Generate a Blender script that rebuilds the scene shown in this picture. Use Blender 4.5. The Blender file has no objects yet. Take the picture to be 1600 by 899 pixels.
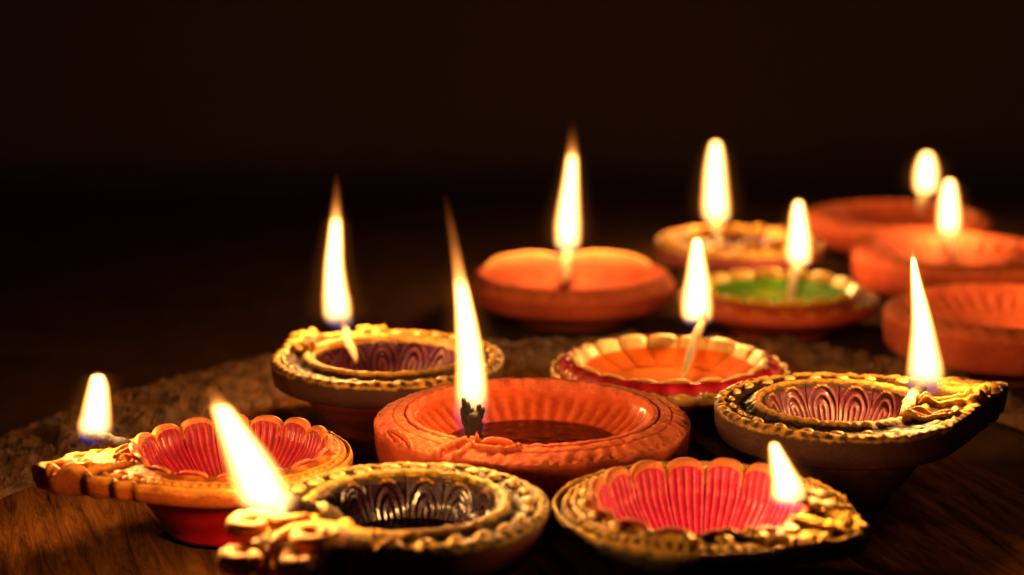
import bpy, math, random
from mathutils import Vector, noise as mnoise

random.seed(7)
PI = math.pi
scene = bpy.context.scene
col = scene.collection

# ------------------------------------------------------------------ camera
PW, PH, FPX = 1600.0, 899.0, 3111.0
PITCH = math.radians(11.8)
CAM = Vector((0.0, 0.0, 0.200))
cam_d = bpy.data.cameras.new('camera')
cam = bpy.data.objects.new('camera', cam_d)
col.objects.link(cam)
cam.location = CAM
cam.rotation_euler = (PI / 2 - PITCH, 0, 0)
cam_d.sensor_width = 36.0
cam_d.lens = 36.0 * FPX / PW
cam_d.clip_start = 0.01
cam_d.clip_end = 20.0
cam_d.dof.use_dof = True
cam_d.dof.focus_distance = 0.605
cam_d.dof.aperture_fstop = 7.8
scene.camera = cam

# ------------------------------------------------------------------ world, exposure
world = bpy.data.worlds.new('World')
scene.world = world
world.use_nodes = True
bg = world.node_tree.nodes['Background']
bg.inputs[0].default_value = (0.0050, 0.0022, 0.0012, 1)
bg.inputs[1].default_value = 1.0
scene.view_settings.view_transform = 'Standard'
scene.view_settings.look = 'None'
scene.view_settings.exposure = 0.0
scene.view_settings.gamma = 1.0
scene.view_settings.use_curve_mapping = False
scene.cycles.use_denoising = True
scene.cycles.sample_clamp_indirect = 1.5
scene.cycles.max_bounces = 8
scene.cycles.diffuse_bounces = 3
scene.cycles.transparent_max_bounces = 32
scene.cycles.volume_step_rate = 0.35
scene.cycles.volume_max_steps = 256

FLAME_COLOUR = (1.0, 0.47, 0.135)
FLAME_POWER = 0.170            # watts for a flame of reference size

# ------------------------------------------------------------------ helpers
FWD = Vector((0, math.cos(PITCH), -math.sin(PITCH)))
UP = Vector((0, math.sin(PITCH), math.cos(PITCH)))
RIGHT = Vector((1, 0, 0))


def ground(u, v, z):
    """where the line of sight through photo pixel (u, v) meets the level z"""
    d = FWD + RIGHT * ((u - PW / 2) / FPX) + UP * ((PH / 2 - v) / FPX)
    k = (z - CAM.z) / d.z
    return CAM + d * k


def metres_per_px(p):
    return (p - CAM).dot(FWD) / FPX


def fbm(x, y, z=0.0, o=4):
    a, s, f = 0.0, 1.0, 1.0
    for _ in range(o):
        a += s * mnoise.noise(Vector((x * f, y * f, z * f + 7.3)))
        s *= 0.5
        f *= 2.0
    return a


def smooth(a, b, x):
    t = min(1.0, max(0.0, (x - a) / (b - a)))
    return t * t * (3 - 2 * t)


def build(name, verts, faces, mat, parent=None, tone=None, mats=None, face_mat=None, shade=True):
    me = bpy.data.meshes.new(name)
    me.from_pydata(verts, [], faces)
    if mats:
        for m in mats:
            me.materials.append(m)
        if face_mat:
            me.polygons.foreach_set('material_index', face_mat)
    else:
        me.materials.append(mat)
    if shade:
        me.polygons.foreach_set('use_smooth', [True] * len(me.polygons))
    if tone is not None:
        at = me.attributes.new('tone', 'FLOAT', 'POINT')
        at.data.foreach_set('value', [float(min(1, max(0, t))) for t in tone])
    me.update()
    ob = bpy.data.objects.new(name, me)
    col.objects.link(ob)
    if parent:
        ob.parent = parent
    return ob


def instance(src, name, parent, loc=(0, 0, 0), rz=0.0, scale=(1, 1, 1)):
    ob = bpy.data.objects.new(name, src.data)
    col.objects.link(ob)
    ob.parent = parent
    ob.location = loc
    ob.rotation_euler = (0, 0, rz)
    ob.scale = scale
    return ob


def grid_faces(nu, nv, closed_u=False):
    f = []
    for i in range(nu if closed_u else nu - 1):
        i2 = (i + 1) % nu
        for j in range(nv - 1):
            f.append((i * nv + j, i2 * nv + j, i2 * nv + j + 1, i * nv + j + 1))
    return f


# ------------------------------------------------------------------ materials
def nodes_of(m):
    m.use_nodes = True
    nt = m.node_tree
    return nt, nt.nodes, nt.links


def mat_clay(name, low, high, mottled=0.25, rough=0.6, metal=0.0, scale=260.0, bump=0.35, coat=0.0,
             speck=None, speck_amount=0.0, spec=0.22):
    """painted or bare clay: 'low' in the hollows of the relief, 'high' where the ridges are brushed or worn"""
    m = bpy.data.materials.new(name)
    nt, N, L = nodes_of(m)
    b = N['Principled BSDF']
    tc = N.new('ShaderNodeTexCoord')
    at = N.new('ShaderNodeAttribute')
    at.attribute_name = 'tone'
    n1 = N.new('ShaderNodeTexNoise')
    n1.inputs['Scale'].default_value = scale
    n1.inputs['Detail'].default_value = 6
    n1.inputs['Roughness'].default_value = 0.65
    L.new(tc.outputs['Object'], n1.inputs['Vector'])
    # tone + noise -> sharp, worn transition between the two paints
    add = N.new('ShaderNodeMath'); add.operation = 'MULTIPLY_ADD'
    L.new(n1.outputs['Fac'], add.inputs[0]); add.inputs[1].default_value = 0.9
    L.new(at.outputs['Fac'], add.inputs[2])
    mr = N.new('ShaderNodeMapRange')
    mr.inputs['From Min'].default_value = 0.62
    mr.inputs['From Max'].default_value = 1.18
    L.new(add.outputs[0], mr.inputs['Value'])
    mix = N.new('ShaderNodeMix'); mix.data_type = 'RGBA'
    mix.inputs['A'].default_value = (*low, 1)
    mix.inputs['B'].default_value = (*high, 1)
    L.new(mr.outputs['Result'], mix.inputs['Factor'])
    # mottling
    n2 = N.new('ShaderNodeTexNoise')
    n2.inputs['Scale'].default_value = scale * 0.35
    n2.inputs['Detail'].default_value = 8
    L.new(tc.outputs['Object'], n2.inputs['Vector'])
    mr2 = N.new('ShaderNodeMapRange')
    mr2.inputs['From Min'].default_value = 0.3; mr2.inputs['From Max'].default_value = 0.7
    mr2.inputs['To Min'].default_value = 1 - mottled; mr2.inputs['To Max'].default_value = 1 + mottled
    L.new(n2.outputs['Fac'], mr2.inputs['Value'])
    mul = N.new('ShaderNodeMix'); mul.data_type = 'RGBA'; mul.blend_type = 'MULTIPLY'
    mul.inputs['Factor'].default_value = 1
    L.new(mix.outputs['Result'], mul.inputs['A'])
    L.new(mr2.outputs['Result'], mul.inputs['B'])
    colour = mul.outputs['Result']
    if speck:
        v = N.new('ShaderNodeTexNoise')
        v.inputs['Scale'].default_value = scale * 2.6
        v.inputs['Detail'].default_value = 3
        L.new(tc.outputs['Object'], v.inputs['Vector'])
        mr3 = N.new('ShaderNodeMapRange')
        mr3.inputs['From Min'].default_value = 0.60; mr3.inputs['From Max'].default_value = 0.68
        mr3.inputs['To Max'].default_value = speck_amount
        L.new(v.outputs['Fac'], mr3.inputs['Value'])
        ms = N.new('ShaderNodeMix'); ms.data_type = 'RGBA'
        ms.inputs['B'].default_value = (*speck, 1)
        L.new(mr3.outputs['Result'], ms.inputs['Factor'])
        L.new(colour, ms.inputs['A'])
        colour = ms.outputs['Result']
    L.new(colour, b.inputs['Base Color'])
    b.inputs['Metallic'].default_value = metal
    mrr = N.new('ShaderNodeMapRange')
    mrr.inputs['From Min'].default_value = 0.3; mrr.inputs['From Max'].default_value = 0.7
    mrr.inputs['To Min'].default_value = max(0.05, rough - 0.12); mrr.inputs['To Max'].default_value = min(1, rough + 0.12)
    L.new(n1.outputs['Fac'], mrr.inputs['Value'])
    L.new(mrr.outputs['Result'], b.inputs['Roughness'])
    b.inputs['Coat Weight'].default_value = coat
    b.inputs['Coat Roughness'].default_value = 0.12
    b.inputs['Specular IOR Level'].default_value = spec
    bp = N.new('ShaderNodeBump')
    bp.inputs['Strength'].default_value = bump
    bp.inputs['Distance'].default_value = 0.0006
    n3 = N.new('ShaderNodeTexNoise')
    n3.inputs['Scale'].default_value = scale * 3.2
    n3.inputs['Detail'].default_value = 8
    n3.inputs['Roughness'].default_value = 0.7
    L.new(tc.outputs['Object'], n3.inputs['Vector'])
    L.new(n3.outputs['Fac'], bp.inputs['Height'])
    L.new(bp.outputs['Normal'], b.inputs['Normal'])
    return m


def mat_oil(name, tint):
    """a thin sheet of oil: mirror at the top, tinted and clear through"""
    m = bpy.data.materials.new(name)
    nt, N, L = nodes_of(m)
    N.remove(N['Principled BSDF'])
    out = N['Material Output']
    tr = N.new('ShaderNodeBsdfTransparent'); tr.inputs[0].default_value = (*tint, 1)
    gl = N.new('ShaderNodeBsdfGlossy'); gl.inputs['Roughness'].default_value = 0.04
    fr = N.new('ShaderNodeFresnel'); fr.inputs['IOR'].default_value = 1.47
    tc = N.new('ShaderNodeTexCoord')
    n = N.new('ShaderNodeTexNoise'); n.inputs['Scale'].default_value = 210; n.inputs['Detail'].default_value = 3
    L.new(tc.outputs['Object'], n.inputs['Vector'])
    bp = N.new('ShaderNodeBump'); bp.inputs['Strength'].default_value = 0.6; bp.inputs['Distance'].default_value = 0.0012
    L.new(n.outputs['Fac'], bp.inputs['Height'])
    L.new(bp.outputs['Normal'], gl.inputs['Normal'])
    L.new(bp.outputs['Normal'], fr.inputs['Normal'])
    mx = N.new('ShaderNodeMixShader')
    L.new(fr.outputs[0], mx.inputs[0]); L.new(tr.outputs[0], mx.inputs[1]); L.new(gl.outputs[0], mx.inputs[2])
    L.new(mx.outputs[0], out.inputs['Surface'])
    return m


def mat_wick():
    m = bpy.data.materials.new('cotton_wick')
    nt, N, L = nodes_of(m)
    b = N['Principled BSDF']
    at = N.new('ShaderNodeAttribute'); at.attribute_name = 'tone'
    cr = N.new('ShaderNodeValToRGB')
    cr.color_ramp.elements[0].position = 0.25; cr.color_ramp.elements[0].color = (0.78, 0.60, 0.34, 1)
    cr.color_ramp.elements[1].position = 0.75; cr.color_ramp.elements[1].color = (0.012, 0.010, 0.010, 1)
    e = cr.color_ramp.elements.new(0.5); e.color = (0.25, 0.12, 0.05, 1)
    tc = N.new('ShaderNodeTexCoord')
    n = N.new('ShaderNodeTexNoise'); n.inputs['Scale'].default_value = 900; n.inputs['Detail'].default_value = 4
    L.new(tc.outputs['Object'], n.inputs['Vector'])
    ma = N.new('ShaderNodeMath'); ma.operation = 'MULTIPLY_ADD'; ma.inputs[1].default_value = 0.4
    L.new(n.outputs['Fac'], ma.inputs[0]); L.new(at.outputs['Fac'], ma.inputs[2])
    ms = N.new('ShaderNodeMath'); ms.operation = 'SUBTRACT'; ms.inputs[1].default_value = 0.2
    L.new(ma.outputs[0], ms.inputs[0])
    L.new(ms.outputs[0], cr.inputs['Fac'])
    L.new(cr.outputs['Color'], b.inputs['Base Color'])
    b.inputs['Roughness'].default_value = 0.9
    bp = N.new('ShaderNodeBump'); bp.inputs['Strength'].default_value = 0.8; bp.inputs['Distance'].default_value = 0.0008
    L.new(n.outputs['Fac'], bp.inputs['Height']); L.new(bp.outputs['Normal'], b.inputs['Normal'])
    return m


def mat_wood(name, dark, light, rough=0.55, grain=(90, 6, 90), bump=0.6, dist=0.0015, rot=0.0, spec=0.0):
    m = bpy.data.materials.new(name)
    nt, N, L = nodes_of(m)
    b = N['Principled BSDF']
    tc = N.new('ShaderNodeTexCoord')
    mp0 = N.new('ShaderNodeMapping'); mp0.inputs['Rotation'].default_value = (0, 0, rot)
    L.new(tc.outputs['Object'], mp0.inputs['Vector'])
    mp = N.new('ShaderNodeMapping'); mp.inputs['Scale'].default_value = grain
    L.new(mp0.outputs['Vector'], mp.inputs['Vector'])
    oi = N.new('ShaderNodeObjectInfo')
    vm = N.new('ShaderNodeVectorMath'); vm.operation = 'ADD'
    L.new(mp.outputs['Vector'], vm.inputs[0])
    sc_ = N.new('ShaderNodeMath'); sc_.operation = 'MULTIPLY'; sc_.inputs[1].default_value = 40
    L.new(oi.outputs['Random'], sc_.inputs[0]); L.new(sc_.outputs[0], vm.inputs[1])
    n1 = N.new('ShaderNodeTexNoise'); n1.inputs['Scale'].default_value = 1.0; n1.inputs['Detail'].default_value = 9
    n1.inputs['Roughness'].default_value = 0.76; n1.inputs['Distortion'].default_value = 0.8
    L.new(vm.outputs[0], n1.inputs['Vector'])
    cr = N.new('ShaderNodeValToRGB')
    cr.color_ramp.elements[0].position = 0.33; cr.color_ramp.elements[0].color = (*dark, 1)
    cr.color_ramp.elements[1].position = 0.68; cr.color_ramp.elements[1].color = (*light, 1)
    L.new(n1.outputs['Fac'], cr.inputs['Fac'])
    L.new(cr.outputs['Color'], b.inputs['Base Color'])
    b.inputs['Roughness'].default_value = rough
    b.inputs['Specular IOR Level'].default_value = spec
    bp = N.new('ShaderNodeBump'); bp.inputs['Strength'].default_value = bump; bp.inputs['Distance'].default_value = dist
    L.new(n1.outputs['Fac'], bp.inputs['Height']); L.new(bp.outputs['Normal'], b.inputs['Normal'])
    return m


def float_curve(N, pts):
    fc = N.new('ShaderNodeFloatCurve')
    c = fc.mapping.curves[0]
    fc.mapping.use_clip = False
    while len(c.points) > 2:
        c.points.remove(c.points[1])
    c.points[0].location = pts[0]
    c.points[1].location = pts[-1]
    for p in pts[1:-1]:
        c.points.new(*p)
    fc.mapping.update()
    return fc


def mat_flame(name, height, xoff, rad, xmax, rmax, strength, ramp, dark_zone):
    """glowing gas: emission spread through the flame's own volume (object space, metres)"""
    m = bpy.data.materials.new(name)
    nt, N, L = nodes_of(m)
    N.remove(N['Principled BSDF'])
    out = N['Material Output']

    def math_(op, a=None, b=None, c=None, clamp=False):
        n = N.new('ShaderNodeMath'); n.operation = op; n.use_clamp = clamp
        for k, v in enumerate((a, b, c)):
            if v is None:
                continue
            if isinstance(v, (int, float)):
                n.inputs[k].default_value = v
            else:
                L.new(v, n.inputs[k])
        return n.outputs[0]
    tc = N.new('ShaderNodeTexCoord')
    sx = N.new('ShaderNodeSeparateXYZ')
    L.new(tc.outputs['Object'], sx.inputs[0])
    s = math_('DIVIDE', sx.outputs['Z'], height, clamp=True)
    fx = float_curve(N, [(t, 0.5 + 0.5 * v / xmax) for t, v in xoff]); L.new(s, fx.inputs['Value'])
    fr = float_curve(N, [(t, v / rmax) for t, v in rad]); L.new(s, fr.inputs['Value'])
    cx = math_('MULTIPLY_ADD', fx.outputs[0], 2 * xmax, -xmax)
    rr = math_('MAXIMUM', math_('MULTIPLY', fr.outputs[0], rmax), 0.00015)
    dx = math_('SUBTRACT', sx.outputs['X'], cx)
    d2 = math_('ADD', math_('MULTIPLY', dx, dx), math_('MULTIPLY', sx.outputs['Y'], sx.outputs['Y']))
    rho = math_('DIVIDE', math_('SQRT', d2), rr)
    q = math_('POWER', math_('SUBTRACT', 1.0, math_('MULTIPLY', rho, rho), clamp=True), 1.7)
    # unburnt gas round the wick: dark core low down
    low = math_('SUBTRACT', 1.0, math_('DIVIDE', s, dark_zone), clamp=True)
    core = math_('MULTIPLY', low, math_('SUBTRACT', 1.0, math_('MULTIPLY', rho, 1.15), clamp=True))
    q = math_('MULTIPLY', q, math_('SUBTRACT', 1.0, math_('MULTIPLY', core, 1.6), clamp=True))
    glow_halo = math_('SUBTRACT', 1.0, math_('DIVIDE', rho, 2.3), clamp=True)  # faint emission added round the flame to imitate its glow
    q = math_('ADD', q, math_('MULTIPLY', math_('POWER', glow_halo, 2.0), 0.007))
    fs = float_curve(N, strength); L.new(s, fs.inputs['Value'])
    e = math_('MULTIPLY', fs.outputs[0], q)
    e = math_('DIVIDE', e, rr)
    cr = N.new('ShaderNodeValToRGB')
    els = cr.color_ramp.elements
    els[0].position, els[0].color = ramp[0][0], (*ramp[0][1], 1)
    els[1].position, els[1].color = ramp[-1][0], (*ramp[-1][1], 1)
    for p, c in ramp[1:-1]:
        x = els.new(p); x.color = (*c, 1)
    L.new(s, cr.inputs['Fac'])
    mo = N.new('ShaderNodeMapRange')
    mo.inputs['From Min'].default_value = 0.55; mo.inputs['From Max'].default_value = 1.0
    L.new(rho, mo.inputs['Value'])
    hs = N.new('ShaderNodeMapRange')
    hs.inputs['From Min'].default_value = ramp[2][0]; hs.inputs['From Max'].default_value = ramp[3][0]
    L.new(s, hs.inputs['Value'])
    outer = math_('MULTIPLY', mo.outputs['Result'], hs.outputs['Result'])
    mc = N.new('ShaderNodeMix'); mc.data_type = 'RGBA'
    mc.inputs['B'].default_value = (1.0, 0.27, 0.035, 1)
    L.new(outer, mc.inputs['Factor']); L.new(cr.outputs['Color'], mc.inputs['A'])
    em = N.new('ShaderNodeEmission')
    L.new(mc.outputs['Result'], em.inputs['Color'])
    k = math_('MULTIPLY', e, 11.0)
    L.new(k, em.inputs['Strength'])
    L.new(em.outputs[0], out.inputs['Volume'])
    return m


GOLD_HI = (0.95, 0.50, 0.085)
M = {}
M['terracotta'] = mat_clay('terracotta_clay', (0.38, 0.062, 0.026), (0.66, 0.165, 0.066), 0.22, 0.78, 0, 240, 0.9, 0.0,
                           (0.20, 0.036, 0.014), 0.55, 0.12)
M['terracotta_wet'] = mat_clay('oiled_clay', (0.34, 0.045, 0.014), (0.56, 0.11, 0.035), 0.2, 0.3, 0, 240, 0.4, 0.5)
M['gold_olive'] = mat_clay('gold_over_dark_olive', (0.060, 0.024, 0.006), GOLD_HI, 0.35, 0.34, 0.30, 380, 1.0, 0.1)
M['gold_green'] = mat_clay('gold_over_dark_green', (0.046, 0.034, 0.006), (0.96, 0.54, 0.085), 0.35, 0.33, 0.30, 380, 1.0, 0.1)
M['gold_dark'] = mat_clay('gold_over_brown', (0.055, 0.027, 0.008), (0.84, 0.42, 0.08), 0.35, 0.36, 0.30, 380, 1.0, 0.1)
M['gold_orange'] = mat_clay('orange_gold_paint', (0.34, 0.075, 0.010), (0.82, 0.36, 0.055), 0.3, 0.40, 0.35, 380, 0.9, 0.1)
M['gold_blotch'] = mat_clay('patchy_gold_paint', (0.20, 0.055, 0.030), (0.88, 0.46, 0.08), 0.3, 0.40, 0.3, 150, 0.9, 0.1)
M['gold_bead'] = mat_clay('pale_gold_bead', (0.72, 0.36, 0.08), (0.92, 0.62, 0.24), 0.2, 0.30, 0.45, 500, 0.6, 0.2)
M['gold_cream'] = mat_clay('cream_gold_paint', (0.74, 0.36, 0.07), (0.92, 0.62, 0.22), 0.2, 0.42, 0.15, 400, 0.7, 0.1)
M['crimson'] = mat_clay('crimson_paint', (0.30, 0.002, 0.020), (0.70, 0.045, 0.11), 0.2, 0.42, 0, 500, 0.5, 0.15)
M['pink'] = mat_clay('pink_red_paint', (0.40, 0.004, 0.050), (0.86, 0.15, 0.33), 0.2, 0.45, 0, 500, 0.5, 0.12)
M['scroll_clay'] = mat_clay('orange_gold_scroll', (0.52, 0.13, 0.035), (0.82, 0.38, 0.11), 0.3, 0.42, 0.15, 330, 0.9)
M['lip_clay'] = mat_clay('worn_orange_lip', (0.66, 0.20, 0.06), (0.86, 0.42, 0.15), 0.25, 0.45, 0.1, 500, 0.7)
M['purple_dark'] = mat_clay('dark_purple_paint', (0.014, 0.003, 0.014), (0.038, 0.008, 0.024), 0.3, 0.24, 0, 400, 0.5, 0.8)
M['purple'] = mat_clay('purple_paint', (0.085, 0.008, 0.065), (0.50, 0.17, 0.12), 0.25, 0.34, 0, 450, 0.5, 0.35)
M['mauve'] = mat_clay('mauve_paint', (0.085, 0.010, 0.036), (0.42, 0.15, 0.085), 0.25, 0.40, 0, 450, 0.5, 0.2)
M['orange'] = mat_clay('orange_paint', (0.84, 0.16, 0.008), (0.92, 0.27, 0.025), 0.15, 0.85, 0, 300, 0.3, 0.0, None, 0, 0.05)
M['green'] = mat_clay('green_paint', (0.09, 0.30, 0.003), (0.75, 0.62, 0.010), 0.25, 0.85, 0, 90, 0.3, 0.0, None, 0, 0.05)
M['yellow'] = mat_clay('yellow_paint', (0.62, 0.46, 0.02), (0.88, 0.56, 0.07), 0.2, 0.42, 0, 300, 0.5, 0.2)
M['red_ring'] = mat_clay('deep_red_paint', (0.34, 0.004, 0.016), (0.58, 0.02, 0.04), 0.2, 0.4, 0, 450, 0.5, 0.2)
M['cup_red'] = mat_clay('deep_red_cup', (0.30, 0.002, 0.012), (0.40, 0.008, 0.020), 0.2, 0.4, 0, 160, 0.4, 0.2)
M['cup_dark'] = mat_clay('near_black_maroon_cup', (0.045, 0.014, 0.010), (0.10, 0.036, 0.022), 0.35, 0.5, 0, 200, 0.7, 0.1)
M['cup_maroon'] = mat_clay('maroon_cup', (0.13, 0.020, 0.016), (0.20, 0.045, 0.028), 0.25, 0.5, 0, 180, 0.6, 0.1)
M['cup_terracotta'] = mat_clay('brick_red_cup', (0.40, 0.055, 0.022), (0.54, 0.11, 0.04), 0.2, 0.5, 0, 180, 0.6, 0.1)
M['cup_mauve'] = mat_clay('dull_mauve_cup', (0.22, 0.045, 0.05), (0.30, 0.08, 0.08), 0.2, 0.5, 0, 180, 0.6, 0.1)
M['wick'] = mat_wick()
M['oil_amber'] = mat_oil('amber_oil', (0.95, 0.78, 0.58))
M['oil_dark'] = mat_oil('brown_oil', (0.62, 0.40, 0.30))
M['plank'] = mat_wood('weathered_plank', (0.010, 0.004, 0.0012), (0.20, 0.076, 0.016), 0.5, (210, 20, 90), 1.0, 0.0022)
M['bark'] = mat_wood('rough_bark', (0.016, 0.008, 0.004), (0.24, 0.105, 0.036), 0.55, (110, 110, 110), 1.0, 0.003, 0.0, 0.35)
M['table'] = mat_wood('black_table', (0.036, 0.017, 0.008), (0.068, 0.033, 0.015), 0.8, (30, 30, 30), 0.4, 0.001)
M['wall'] = mat_wood('dark_wall', (0.072, 0.047, 0.046), (0.086, 0.055, 0.053), 0.95, (2, 2, 2), 0.1, 0.001)

# ------------------------------------------------------------------ setting: black table, dark wall, board of rough planks
BOARD_Z = 0.008


def flat(name, x0, x1, y0, y1, z, mat):
    n = 24
    v, f = [], []
    for i in range(n + 1):
        for j in range(n + 1):
            v.append((x0 + (x1 - x0) * i / n, y0 + (y1 - y0) * j / n, z))
    o = build(name, v, grid_faces(n + 1, n + 1), mat)
    o['kind'] = 'structure'
    return o


flat('table_top', -1.6, 1.6, 0.05, 1.24, 0.0, M['table'])
n = 12
vv = []
for i in range(n + 1):
    for j in range(n + 1):
        vv.append((-2.2 + 4.4 * i / n, 1.62, -0.5 + 1.8 * j / n))
w = build('wall', vv, grid_faces(n + 1, n + 1), M['wall'])
w['kind'] = 'structure'

# far, bark-covered edge of the board, in plan
edge_px = [(-420, 900), (-220, 790), (0, 682), (150, 622), (310, 577), (425, 553), (640, 538), (850, 531), (1100, 527), (1230, 532),
           (1350, 553), (1450, 578), (1600, 625), (1800, 700), (2100, 800)]
edge = [ground(u, v, BOARD_Z) for u, v in edge_px]
edge_xy = [(p.x, p.y) for p in edge]


def edge_y(x):
    for (xa, ya), (xb, yb) in zip(edge_xy[:-1], edge_xy[1:]):
        if xa <= x <= xb:
            t = (x - xa) / (xb - xa)
            return ya + (yb - ya) * t
    return edge_xy[0][1] if x < edge_xy[0][0] else edge_xy[-1][1]


board = bpy.data.objects.new('wooden_board', None)
col.objects.link(board)
board.location = (0, 0.6, 0)
board['label'] = 'rough brown wooden board with bark edge under the front oil lamps'
board['category'] = 'wooden board'
s0, s1 = ground(1500, 700, BOARD_Z), ground(1600, 755, BOARD_Z)
seam_dir = Vector((s0.x - s1.x, s0.y - s1.y)).normalized()       # runs away from the camera
seam_nrm = Vector((seam_dir.y, -seam_dir.x))                     # to the right
w_seam = s0.x * seam_nrm.x + s0.y * seam_nrm.y
WID = 0.082
for k in range(-7, 5):
    wa, wb = w_seam + k * WID + 0.0012, w_seam + (k + 1) * WID - 0.0012
    nu, nv = 14, 60
    zoff = (random.random() - 0.5) * 0.0016
    top, bot = [], []
    ok = True
    for i in range(nu):
        w_ = wa + (wb - wa) * i / (nu - 1)
        # walk along the seam direction until the bark edge is met
        base = seam_nrm * w_
        ls = 0.0
        lo = -0.6
        far = None
        l = lo
        near = None
        while l < 1.6:
            p = base + seam_dir * l
            inside = 0.10 < p.y < edge_y(p.x) - 0.004 and edge_xy[0][0] < p.x < edge_xy[-1][0]
            if inside and near is None:
                near = l
            if inside:
                far = l
            elif near is not None:
                break
            l += 0.004
        if near is None or far - near < 0.01:
            ok = False
            break
        for j in range(nv):
            l = near + (far - near) * j / (nv - 1)
            p = base + seam_dir * l
            e = min(i, nu - 1 - i)
            z = BOARD_Z + zoff + 0.0009 * fbm(p.x * 30, p.y * 9, k) - (0.0012 if e == 0 else 0.0)
            z += 0.0022 * max(0, fbm(p.x * 60, p.y * 60, 3.1)) * smooth(0.10, 0.0, edge_y(p.x) - p.y)
            top.append((p.x, p.y - 0.6, z))
    if not ok:
        continue
    nt_ = len(top)
    verts = top + [(x, y, 0.001) for x, y, z in top]
    faces = grid_faces(nu, nv)
    faces = [tuple(reversed(q)) for q in faces]
    # skirts
    for j in range(nv - 1):
        faces.append((j, j + 1, nt_ + j + 1, nt_ + j))
        a = (nu - 1) * nv
        faces.append((a + j + 1, a + j, nt_ + a + j, nt_ + a + j + 1))
    for i in range(nu - 1):
        a, b_ = i * nv, (i + 1) * nv
        faces.append((b_, a, nt_ + a, nt_ + b_))
        faces.append((a + nv - 1, b_ + nv - 1, nt_ + b_ + nv - 1, nt_ + a + nv - 1))
    build('plank', verts, faces, M['plank'], board)
M['plank'].node_tree.nodes['Mapping'].inputs['Rotation'].default_value = (0, 0, math.atan2(seam_dir.x, seam_dir.y))

# bark: a knobbly strip along the far edge
nb, mb = 1000, 44
verts = []
xs0, xs1 = edge_xy[0][0], edge_xy[-1][0]
for i in range(nb):
    x = xs0 + (xs1 - xs0) * i / (nb - 1)
    y = edge_y(x) + 0.007 * fbm(x * 22, 0.3)
    wid = 0.050 + 0.016 * fbm(x * 14, 5.0) + 0.075 * smooth(-0.02, -0.14, x)
    for j in range(mb):
        t = j / (mb - 1)
        yy = y + 0.004 - wid * t
        prof = math.sin(PI * min(1, t + 0.02)) ** 0.6
        rid = 1 - abs(fbm(x * 42 + 0.8 * fbm(x * 30, yy * 30), yy * 80, 1.7, 5))
        z = BOARD_Z * min(1, t * wid / 0.006) * 0.9
        z += prof * (0.0002 + 0.0050 * rid ** 2.5 + 0.0026 * fbm(x * 150, yy * 170, 9, 4)) - (0.003 if t > 0.98 else 0) - 0.0012 * prof
        verts.append((x, yy - 0.6, max(0.0005, z)))
build('bark_edge', verts, [tuple(reversed(q)) for q in grid_faces(nb, mb)], M['bark'], board)


# ------------------------------------------------------------------ oil lamps
def tube(name, pts, radii, mat, parent, ns=12, tones=None, flat_z=1.0, jitter=0.0, mats=None):
    verts, tn = [], []
    P = [Vector(p) for p in pts]
    prev = None
    for i, p in enumerate(P):
        d = (P[min(i + 1, len(P) - 1)] - P[max(i - 1, 0)]).normalized()
        if prev is None:
            ref = Vector((0, 0, 1)) if abs(d.z) < 0.9 else Vector((1, 0, 0))
        else:
            ref = prev
        side = d.cross(ref)
        if side.length < 1e-6:
            side = d.cross(Vector((1, 0, 0)))
        side.normalize()
        up = side.cross(d).normalized()
        prev = up
        for k in range(ns):
            a = 2 * PI * k / ns
            r = radii[i] * (1 + jitter * fbm(i * 1.7, k * 2.1, len(pts)))
            o = side * math.cos(a) * r + up * math.sin(a) * r * flat_z
            verts.append(p + o)
            tn.append((tones[i] if tones else 0.5 + 0.5 * math.sin(a)))
    faces = []
    n_ = len(P)
    for i in range(n_ - 1):
        for k in range(ns):
            k2 = (k + 1) % ns
            faces.append((i * ns + k, i * ns + k2, (i + 1) * ns + k2, (i + 1) * ns + k))
    faces.append(tuple(reversed(range(ns))))
    faces.append(tuple((n_ - 1) * ns + k for k in range(ns)))
    return build(name, verts, faces, mat, parent, tn)


def teardrop(d, T):
    """outline of the lamp in plan, 1 on the round side, drawn out to T at the spout (d = angle from the spout)"""
    d = abs((d + PI) % (2 * PI) - PI)
    if T <= 1.001:
        return 1.0
    phi = math.acos(1 / T)
    if d >= phi:
        return 1.0
    r = 1 / math.cos(phi - d)
    cap = T * 0.93 / max(0.2, math.cos(d))
    return min(r, cap) if d < 0.5 else r


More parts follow.
